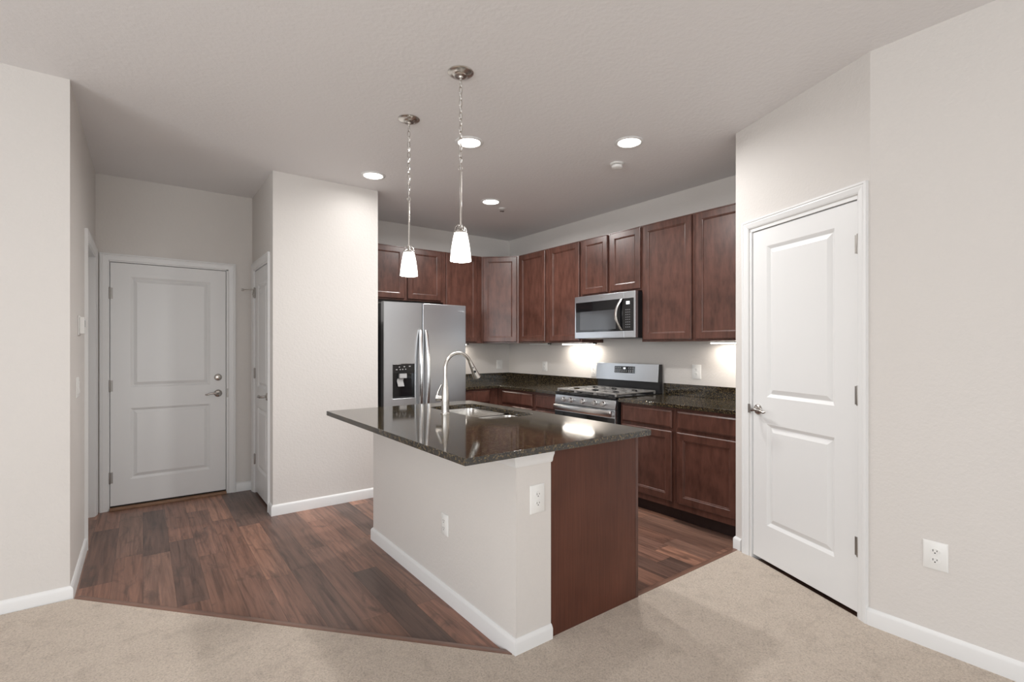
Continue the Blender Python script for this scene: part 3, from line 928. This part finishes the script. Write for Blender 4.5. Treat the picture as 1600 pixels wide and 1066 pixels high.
# burners and grates
for bx, by, br in ((0.16, 0.17, 0.045), (0.16, 0.43, 0.036), (rw - 0.16, 0.17, 0.05), (rw - 0.16, 0.43, 0.036), (rw / 2, 0.30, 0.04)):
    MB().lathe([(0, 0.914), (br, 0.914), (br * 0.95, 0.922), (br * 0.7, 0.924), (br * 0.7, 0.929), (0, 0.930)], (bx - rw / 2, yf + by, 0.0005), seg=24).build('burner', IRON, ct)
GR = plain('grate_iron', (0.42, 0.41, 0.40), 0.42, metal=0.8)
for k in range(3):
    a, b = 0.012 + k * (rw - 0.024) / 3 + 0.002, 0.012 + (k + 1) * (rw - 0.024) / 3 - 0.002
    y0, y1 = 0.025, 0.560; w = 0.014; z0, z1 = 0.932, 0.944
    mb = MB()
    def bar(x0_, y0_, x1_, y1_): mb.box(x0_ - rw / 2, yf + y0_, z0, x1_ - rw / 2, yf + y1_, z1)
    bar(a, y0, b, y0 + w); bar(a, y1 - w, b, y1); bar(a, y0 + w, a + w, y1 - w); bar(b - w, y0 + w, b, y1 - w)
    bar(a + w, (y0 + y1) / 2 - w / 2, b - w, (y0 + y1) / 2 + w / 2)
    mx = (a + b) / 2
    for c0, c1 in ((y0 + w, y0 + 0.10), (0.21, (y0 + y1) / 2 - w / 2), ((y0 + y1) / 2 + w / 2, 0.375), (y1 - 0.10, y1 - w)): bar(mx - w / 2, c0, mx + w / 2, c1)
    for cy in (0.165, 0.43): bar(a + w, cy - w / 2, a + 0.08, cy + w / 2); bar(b - 0.08, cy - w / 2, b - w, cy + w / 2)
    for fx in (a + w / 2, b - w / 2):
        for fy in (y0 + w / 2, y1 - w / 2): mb.box(fx - w / 2 - rw / 2, yf + fy - w / 2, 0.9145, fx + w / 2 - rw / 2, yf + fy + w / 2, z0)
    mb.build('grate', GR, ct, 0.0015)
# backguard
bgx = 3.775 - RGX
mb = MB(); mb.loft([[(x - rw / 2, yf + bgx + y, z) for y, z in ((0.020, 0.912), (0.020, 1.02), (0.0, 1.022), (0.012, 1.178), (0.063, 1.178), (0.063, 0.912))] for x in (0.002, rw - 0.002)])
bgd = mb.build('backguard', DARK, t, 0.001)
mb = MB(); mb.loft([[(x - rw / 2, yf + bgx + y, z) for y, z in ((-0.006, 1.016), (0.0075, 1.180), (0.0105, 1.180), (-0.003, 1.016))] for x in (0.0, rw)])
mb.build('backguard_face', STEEL, bgd, 0.001)
def bgp(x, z, off): f = (z - 1.016) / 0.164; return (x - rw / 2, yf + bgx - 0.006 + 0.0135 * f - off, z)
mb = MB(); mb.loft([[bgp(x, 1.086, 0.0012), bgp(x, 1.153, 0.0012), bgp(x, 1.153, -0.001), bgp(x, 1.086, -0.001)] for x in (0.245, 0.500)])
mb.build('display', BLACKGLOSS, bgd)
mb = MB(); mb.loft([[bgp(x, 1.126, 0.0016), bgp(x, 1.140, 0.0016), bgp(x, 1.140, 0.0008), bgp(x, 1.126, 0.0008)] for x in (0.357, 0.385)])
mb.build('clock_digits', DIGITS, bgd)
for i in range(9):
    for z in (1.098, 1.112, 1.134):
        if abs(i - 4) < 2 and z > 1.12: continue
        x = 0.258 + i * 0.0265
        MB().loft([[bgp(xx, z, 0.0016), bgp(xx, z + 0.005, 0.0016), bgp(xx, z + 0.005, 0.0008), bgp(xx, z, 0.0008)] for xx in (x, x + 0.010)]).build('touch_button', GREYTEXT, bgd)

# ------------------------------------------------------------------ microwave
MX = 3.455; MYa, MYb, MZ0, MZ1 = 3.578, 2.822, 1.421, 1.836
t = thing('microwave_oven', 'stainless over the range microwave with curved handle', 'microwave', (XS - 0.2, (MYa + MYb) / 2, MZ0), -90)
mw = MYa - MYb; yf = MX - (XS - 0.2)
def g2(x0, y0, z0, x1, y1, z1): return MB().box(x0 - mw / 2, yf + y0, z0 - MZ0, x1 - mw / 2, yf + y1, z1 - MZ0)
g2(0.001, 0.036, MZ0, mw - 0.001, XS - 0.003 - MX, MZ1 - 0.002).build('body', DARK, t, 0.003)
SPL = 0.626
md = g2(0.0, 0.0, MZ0 + 0.004, SPL, 0.035, MZ1).build('door', STEEL, t, 0.002)
wn = g2(0.016, -0.0015, 1.484, SPL + 0.0, 0.002, 1.776).build('door_glass', BLACKGLOSS, md, 0.0005)
g2(0.075, -0.0020, 1.505, 0.535, 0.0005, 1.684).build('window_screen', plain('window_screen_grey', (0.045, 0.046, 0.05), 0.12, spec=0.7), md)
mp_ = g2(SPL + 0.001, 0.0, MZ0 + 0.004, mw, 0.035, MZ1).build('control_panel', STEEL, t, 0.002)
kp = g2(SPL + 0.002, -0.0015, 1.484, mw - 0.018, 0.002, 1.776).build('keypad', BLACKGLOSS, mp_, 0.0005)
DIM = plain('dim_print', (0.16, 0.16, 0.17), 0.5)
for r_ in range(8):
    for c_ in range(3):
        x = SPL + 0.022 + c_ * 0.020; z = 1.515 + r_ * 0.022
        MB().box(x - mw / 2, yf - 0.0022, z - MZ0, x + 0.010 - mw / 2, yf - 0.001, z + 0.007 - MZ0).build('touch_button', DIM, mp_)
g2(SPL + 0.028, -0.0022, 1.722, SPL + 0.068, -0.001, 1.748).build('clock_digits', DIGITS, mp_)
mb = MB(); rings = []
for k in range(15):
    f = k / 14; z = 1.492 + f * 0.282; b = math.sin(PI * f)
    rings.append([(SPL - 0.022 - 0.040 * b - mw / 2 + a, yf - 0.006 - 0.034 * b + c, z - MZ0) for a, c in ((-0.013, 0.004), (-0.014, -0.003), (0, -0.008), (0.014, -0.003), (0.013, 0.004), (0, 0.006))])
mb.loft(rings); mb.build('handle', STEELV, md)
mb = MB()
for x, w in ((0.345, .022), (0.371, .012), (0.387, .016)): mb.box(x - mw / 2, yf - 0.0012, 1.803 - MZ0, x + w - mw / 2, yf + 0.001, 1.811 - MZ0)
mb.build('badge', CHROME, md)

# ------------------------------------------------------------------ pendants
def make_pendant():
    t = thing('pendant_lamp', 'nickel chain pendant with frosted glass shade, nearer one over the island', 'pendant lamp', (1.300, 2.179, H), group='pendant lamps over the island')
    MB().lathe([(0, -0.030), (0.010, -0.030), (0.013, -0.024), (0.030, -0.021), (0.034, -0.017), (0.045, -0.013), (0.060, -0.009), (0.066, -0.004), (0.066, -0.0005)]).build('canopy', NICKEL, t)
    MB().lathe([(0, -0.044), (0.004, -0.043), (0.006, -0.036), (0.006, -0.030)], seg=14).build('loop_screw', NICKEL, t)
    mb = MB(); z = -0.060; k = 0
    while z > -0.475:
        mb.link((0, 0, z), 0.0085, 0.020, 0.0022, 'X' if k % 2 else 'Y'); z -= 0.0325; k += 1
    ch = mb.build('chain', NICKEL, t)
    MB().tube([(0.003, 0.002, -0.045), (-0.004, -0.003, -0.15), (0.004, 0.0, -0.28), (-0.003, 0.003, -0.4), (0, 0, -0.50)], 0.0011, 8).build('cord', PLASTIC, ch)
    mb = MB(); mb.link((0, 0, -0.492), 0.012, 0.014, 0.0022, 'X'); mb.build('ring', NICKEL, t)
    MB().lathe([(0, -0.782), (0.0055, -0.782), (0.0055, -0.506), (0.004, -0.500), (0, -0.4995)], seg=16).build('rod', NICKEL, t)
    hd = MB(); hd.lathe([(0.0345, -0.823), (0.0355, -0.821), (0.034, -0.815), (0.022, -0.808), (0.010, -0.800), (0.008, -0.786), (0.006, -0.780), (0, -0.779)], seg=28)
    for a in range(4):
        c, s = math.cos(a * PI / 2), math.sin(a * PI / 2)
        hd.tube([(0.004 * c, 0.004 * s, -0.779), (0.018 * c, 0.018 * s, -0.782), (0.031 * c, 0.031 * s, -0.795), (0.036 * c, 0.036 * s, -0.818)], 0.0022, 8)
    hd.build('shade_holder', NICKEL, t)
    prof = [(0.033, -0.8235), (0.038, -0.845), (0.0435, -0.875), (0.048, -0.905), (0.0515, -0.935), (0.054, -0.964), (0.051, -0.964), (0.048, -0.935), (0.0445, -0.905), (0.040, -0.875), (0.0345, -0.845), (0.030, -0.8245)]
    MB().lathe(prof, seg=40, cap=False).build('glass_shade', SHADE, t)
    MB().lathe([(0.0, -0.925), (0.014, -0.918), (0.020, -0.900), (0.018, -0.878), (0.011, -0.855), (0.011, -0.826), (0, -0.8255)], seg=20).build('bulb', emissive('lit_bulb', (1.0, 0.92, 0.80), 12), t)
    ld = bpy.data.lights.new('pendant_light', 'POINT'); ld.energy = 5.5; ld.color = (1.0, 0.965, 0.92); ld.shadow_soft_size = 0.045
    lo = bpy.data.objects.new('pendant_light', ld); COL.objects.link(lo); lo.parent = t; lo.location = (0, 0, -0.975)
    return t
p1 = make_pendant()
p2 = copy_tree(p1); p2.location = (1.310, 2.814, H)
p2['label'] = 'nickel chain pendant with frosted glass shade, farther one in front of the refrigerator cabinet'

# ------------------------------------------------------------------ recessed lights
def make_downlight():
    t = thing('recessed_light', '', 'ceiling light', (0, 0, H), group='recessed ceiling lights')
    MB().lathe([(0.074, -0.004), (0.078, -0.008), (0.090, -0.0075), (0.0965, -0.004), (0.097, -0.0005), (0.074, -0.0005)], seg=40, cap=False).build('trim_ring', WHITE, t)
    MB().lathe([(0, -0.006), (0.05, -0.0058), (0.0735, -0.0045), (0.0735, -0.0008), (0, -0.0008)], seg=40).build('lens', LENS, t)
    ld = bpy.data.lights.new('downlight', 'AREA'); ld.shape = 'DISK'; ld.size = 0.14; ld.spread = R(170); ld.energy = 18; ld.color = (1.0, 0.985, 0.965)
    lo = bpy.data.objects.new('downlight', ld); COL.objects.link(lo); lo.parent = t; lo.location = (0, 0, -0.012)
    return t
spots = [((1.787, 2.883), 'round lit ceiling light seen just behind the near pendant chain'),
         ((1.504, 3.907), 'round lit ceiling light nearest the bright alcove wall'),
         ((2.681, 3.931), 'smallest round lit ceiling light, beside the fire sprinkler'),
         ((2.663, 2.228), 'round lit ceiling light above the smoke detector, by the pantry wall')]
first = make_downlight()
for i, (p, lab) in enumerate(spots):
    o = first if i == 0 else copy_tree(first)
    o.location = (p[0], p[1], H); o['label'] = lab
    if i == 1:      # the lamp by the alcove wall burns dimmer than the other three
        for ch in list(o.children):
            if ch.type == 'LIGHT': ch.data = ch.data.copy(); ch.data.energy = 2.6
    if i in (0, 2, 3):
        for ch in list(o.children):
            if ch.type == 'LIGHT': ch.data = ch.data.copy(); ch.data.energy = (24, 0, 28, 14)[i]

# smoke detector and sprinkler
t = thing('smoke_detector', 'small white round smoke detector on the kitchen ceiling', 'smoke detector', (2.90, 2.545, H))
MB().lathe([(0, -0.012), (0.046, -0.012), (0.052, -0.008), (0.052, -0.0005), (0, -0.0005)], seg=32).build('base', PLASTIC, t)
MB().lathe([(0, -0.0165), (0.036, -0.0165), (0.036, -0.0122), (0, -0.0122)], seg=32).build('vent_slot', SLOT, t)
MB().lathe([(0, -0.040), (0.030, -0.039), (0.040, -0.034), (0.043, -0.017), (0, -0.0167)], seg=32).build('cover', PLASTIC, t)
t = thing('fire_sprinkler', 'tiny white fire sprinkler on the ceiling near the corner', 'sprinkler', (2.905, 4.06, H))
MB().lathe([(0, -0.010), (0.030, -0.009), (0.038, -0.004), (0.038, -0.0005), (0, -0.0005)], seg=28).build('escutcheon', PLASTIC, t)
mb = MB(); mb.lathe([(0, -0.024), (0.012, -0.024), (0.012, -0.0102), (0, -0.0102)], seg=16); mb.lathe([(0, -0.030), (0.022, -0.029), (0.022, -0.0255), (0, -0.0242)], seg=16); mb.build('sprinkler_head', CHROME, t)

# ------------------------------------------------------------------ under-cabinet light bars
def light_bar(label, loc, rz, length, lit=True, power=5):
    t = thing('light_bar', label, 'under cabinet light', (loc[0], loc[1], UZ0), rz, 'under cabinet light bars')
    MB().box(-length / 2, -0.03, -0.012, length / 2, 0.03, -0.0005).build('housing', PLASTIC, t, 0.002)
    MB().box(-length / 2 + 0.004, -0.024, -0.021, length / 2 - 0.004, 0.024, -0.0125).build('diffuser', TUBE if lit else PLASTIC, t, 0.003)
    MB().box(length / 2 + 0.0005, -0.014, -0.014, length / 2 + 0.035, 0.014, -0.0005).build('plug_end', DARK, t, 0.002)
    if lit:
        ld = bpy.data.lights.new('bar_light', 'AREA'); ld.shape = 'RECTANGLE'; ld.size = length * 0.9; ld.size_y = 0.04; ld.energy = power; ld.color = (1.0, 0.90, 0.79)
        lo = bpy.data.objects.new('bar_light', ld); COL.objects.link(lo); lo.parent = t; lo.location = (0, 0, -0.024)
    return t
light_bar('lit white light bar under the cabinet left of the microwave', (3.765, 3.85, 0), -90, 0.46, True, 2.8)
light_bar('lit white light bar under the cabinet beside the pantry wall', (3.765, 2.045, 0), -90, 0.48, True, 2.8)
light_bar('lit white light bar under the cabinet right of the refrigerator', (2.95, YB - 0.07, 0), 0, 0.42, True, 3.2)
light_bar('unlit white light bar under the narrow cabinet near the corner', (3.77, 4.50, 0), -90, 0.32, False)

# ------------------------------------------------------------------ outlets, switches, thermostat
def plate(name, label, cat, loc, rz, w, h, kind='duplex', group=None):
    t = thing(name, label, cat, loc, rz, group)
    mb = MB()
    e = 0.006
    mb.loft([[(-w / 2, -0.0005, -h / 2), (w / 2, -0.0005, -h / 2), (w / 2, -0.0005, h / 2), (-w / 2, -0.0005, h / 2)],
             [(-w / 2, -0.003, -h / 2), (w / 2, -0.003, -h / 2), (w / 2, -0.003, h / 2), (-w / 2, -0.003, h / 2)],
             [(-w / 2 + e, -0.0065, -h / 2 + e), (w / 2 - e, -0.0065, -h / 2 + e), (w / 2 - e, -0.0065, h / 2 - e), (-w / 2 + e, -0.0065, h / 2 - e)]])
    mb.build('cover_plate', PLASTIC, t)
    if kind in ('duplex', 'decora'):
        if kind == 'decora':
            MB().box(-0.017, -0.0085, -0.034, 0.017, -0.0067, 0.034).build('insert', PLASTIC, t, 0.001)
        for s in (-1, 1):
            zc = s * 0.0195
            if kind == 'duplex':
                pts = [(0.0170 * math.cos(a), 0.0142 * math.sin(a)) for a in [2 * PI * k / 24 for k in range(24)]]
                r1 = [(x, -0.0067, zc + z) for x, z in pts]; r2 = [(x * .96, -0.0088, zc + z * .96) for x, z in pts]
                rc = MB().loft([r1, r2]).build('receptacle', PLASTIC, t)
                yb0 = -0.0088
            else:
                rc = MB().box(-0.0145, -0.0092, zc - 0.0135, 0.0145, -0.0087, zc + 0.0135).build('receptacle', PLASTIC, t); yb0 = -0.0092
            mb = MB()
            mb.box(-0.0080, yb0 - 0.0004, zc - 0.001, -0.0055, yb0 + 0.0003, zc + 0.008); mb.box(0.0055, yb0 - 0.0004, zc, 0.0080, yb0 + 0.0003, zc + 0.007)
            mb.tube([(0, yb0 - 0.0004, zc - 0.0065), (0, yb0 + 0.0003, zc - 0.0065)], 0.0027, 12)
            mb.build('slots', SLOT, rc)
    elif kind.startswith('rocker'):
        n = int(kind[6:] or 1)
        for k in range(n):
            xc = (k - (n - 1) / 2) * 0.046
            mb = MB(); mb.loft([[(xc - 0.0165, y, z) for y, z in ((-0.0067, -0.033), (-0.0125, -0.033), (-0.0085, 0.0), (-0.0095, 0.033), (-0.0067, 0.033))], [(xc + 0.0165, y, z) for y, z in ((-0.0067, -0.033), (-0.0125, -0.033), (-0.0085, 0.0), (-0.0095, 0.033), (-0.0067, 0.033))]])
            mb.build('rocker', PLASTIC, t)
    return t
plate('wall_outlet', 'white duplex outlet low on the right wall', 'outlet', (XR, 0.621, 0.428), -90, 0.086, 0.122)
plate('wall_outlet', 'white duplex outlet on the end of the island half wall', 'outlet', (1.400, IY0, 0.664), 0, 0.082, 0.126)
plate('wall_outlet', 'white duplex outlet above the worktop between range and pantry wall', 'outlet', (XS, 2.489, 1.123), -90, 0.086, 0.127)
plate('wall_outlet', 'white outlet partly hidden behind the range back panel', 'outlet', (XS, 3.715, 1.085), -90, 0.082, 0.126)
plate('wall_outlet', 'white outlet on the wall between kitchen corner and range', 'outlet', (XS, 4.52, 1.112), -90, 0.086, 0.115, 'decora')
plate('wall_switch', 'white two rocker switch by the corner right of the refrigerator', 'switch', (3.712, YB, 1.117), 0, 0.094, 0.115, 'rocker2')
plate('wall_outlet', 'white outlet on the long side of the island half wall', 'outlet', (IX0, 2.311, 0.397), -90, 0.072, 0.112, 'decora')
plate('wall_switch', 'white switch plate below the thermostat on the hall wall', 'switch', (XH, 3.80, 1.105), 90, 0.12, 0.115, 'rocker2')
t = thing('thermostat', 'white square thermostat on the hall wall beside the doorway', 'thermostat', (XH, 3.915, 1.465), 90)
MB().box(-0.065, -0.006, -0.058, 0.065, -0.0005, 0.058).build('back_plate', PLASTIC, t, 0.002)
MB().box(-0.058, -0.028, -0.050, 0.058, -0.0065, 0.050).build('housing', PLASTIC, t, 0.004)
MB().box(-0.030, -0.0288, -0.008, 0.030, -0.0275, 0.032).build('screen', plain('grey_screen', (0.45, 0.47, 0.45), 0.3), t)
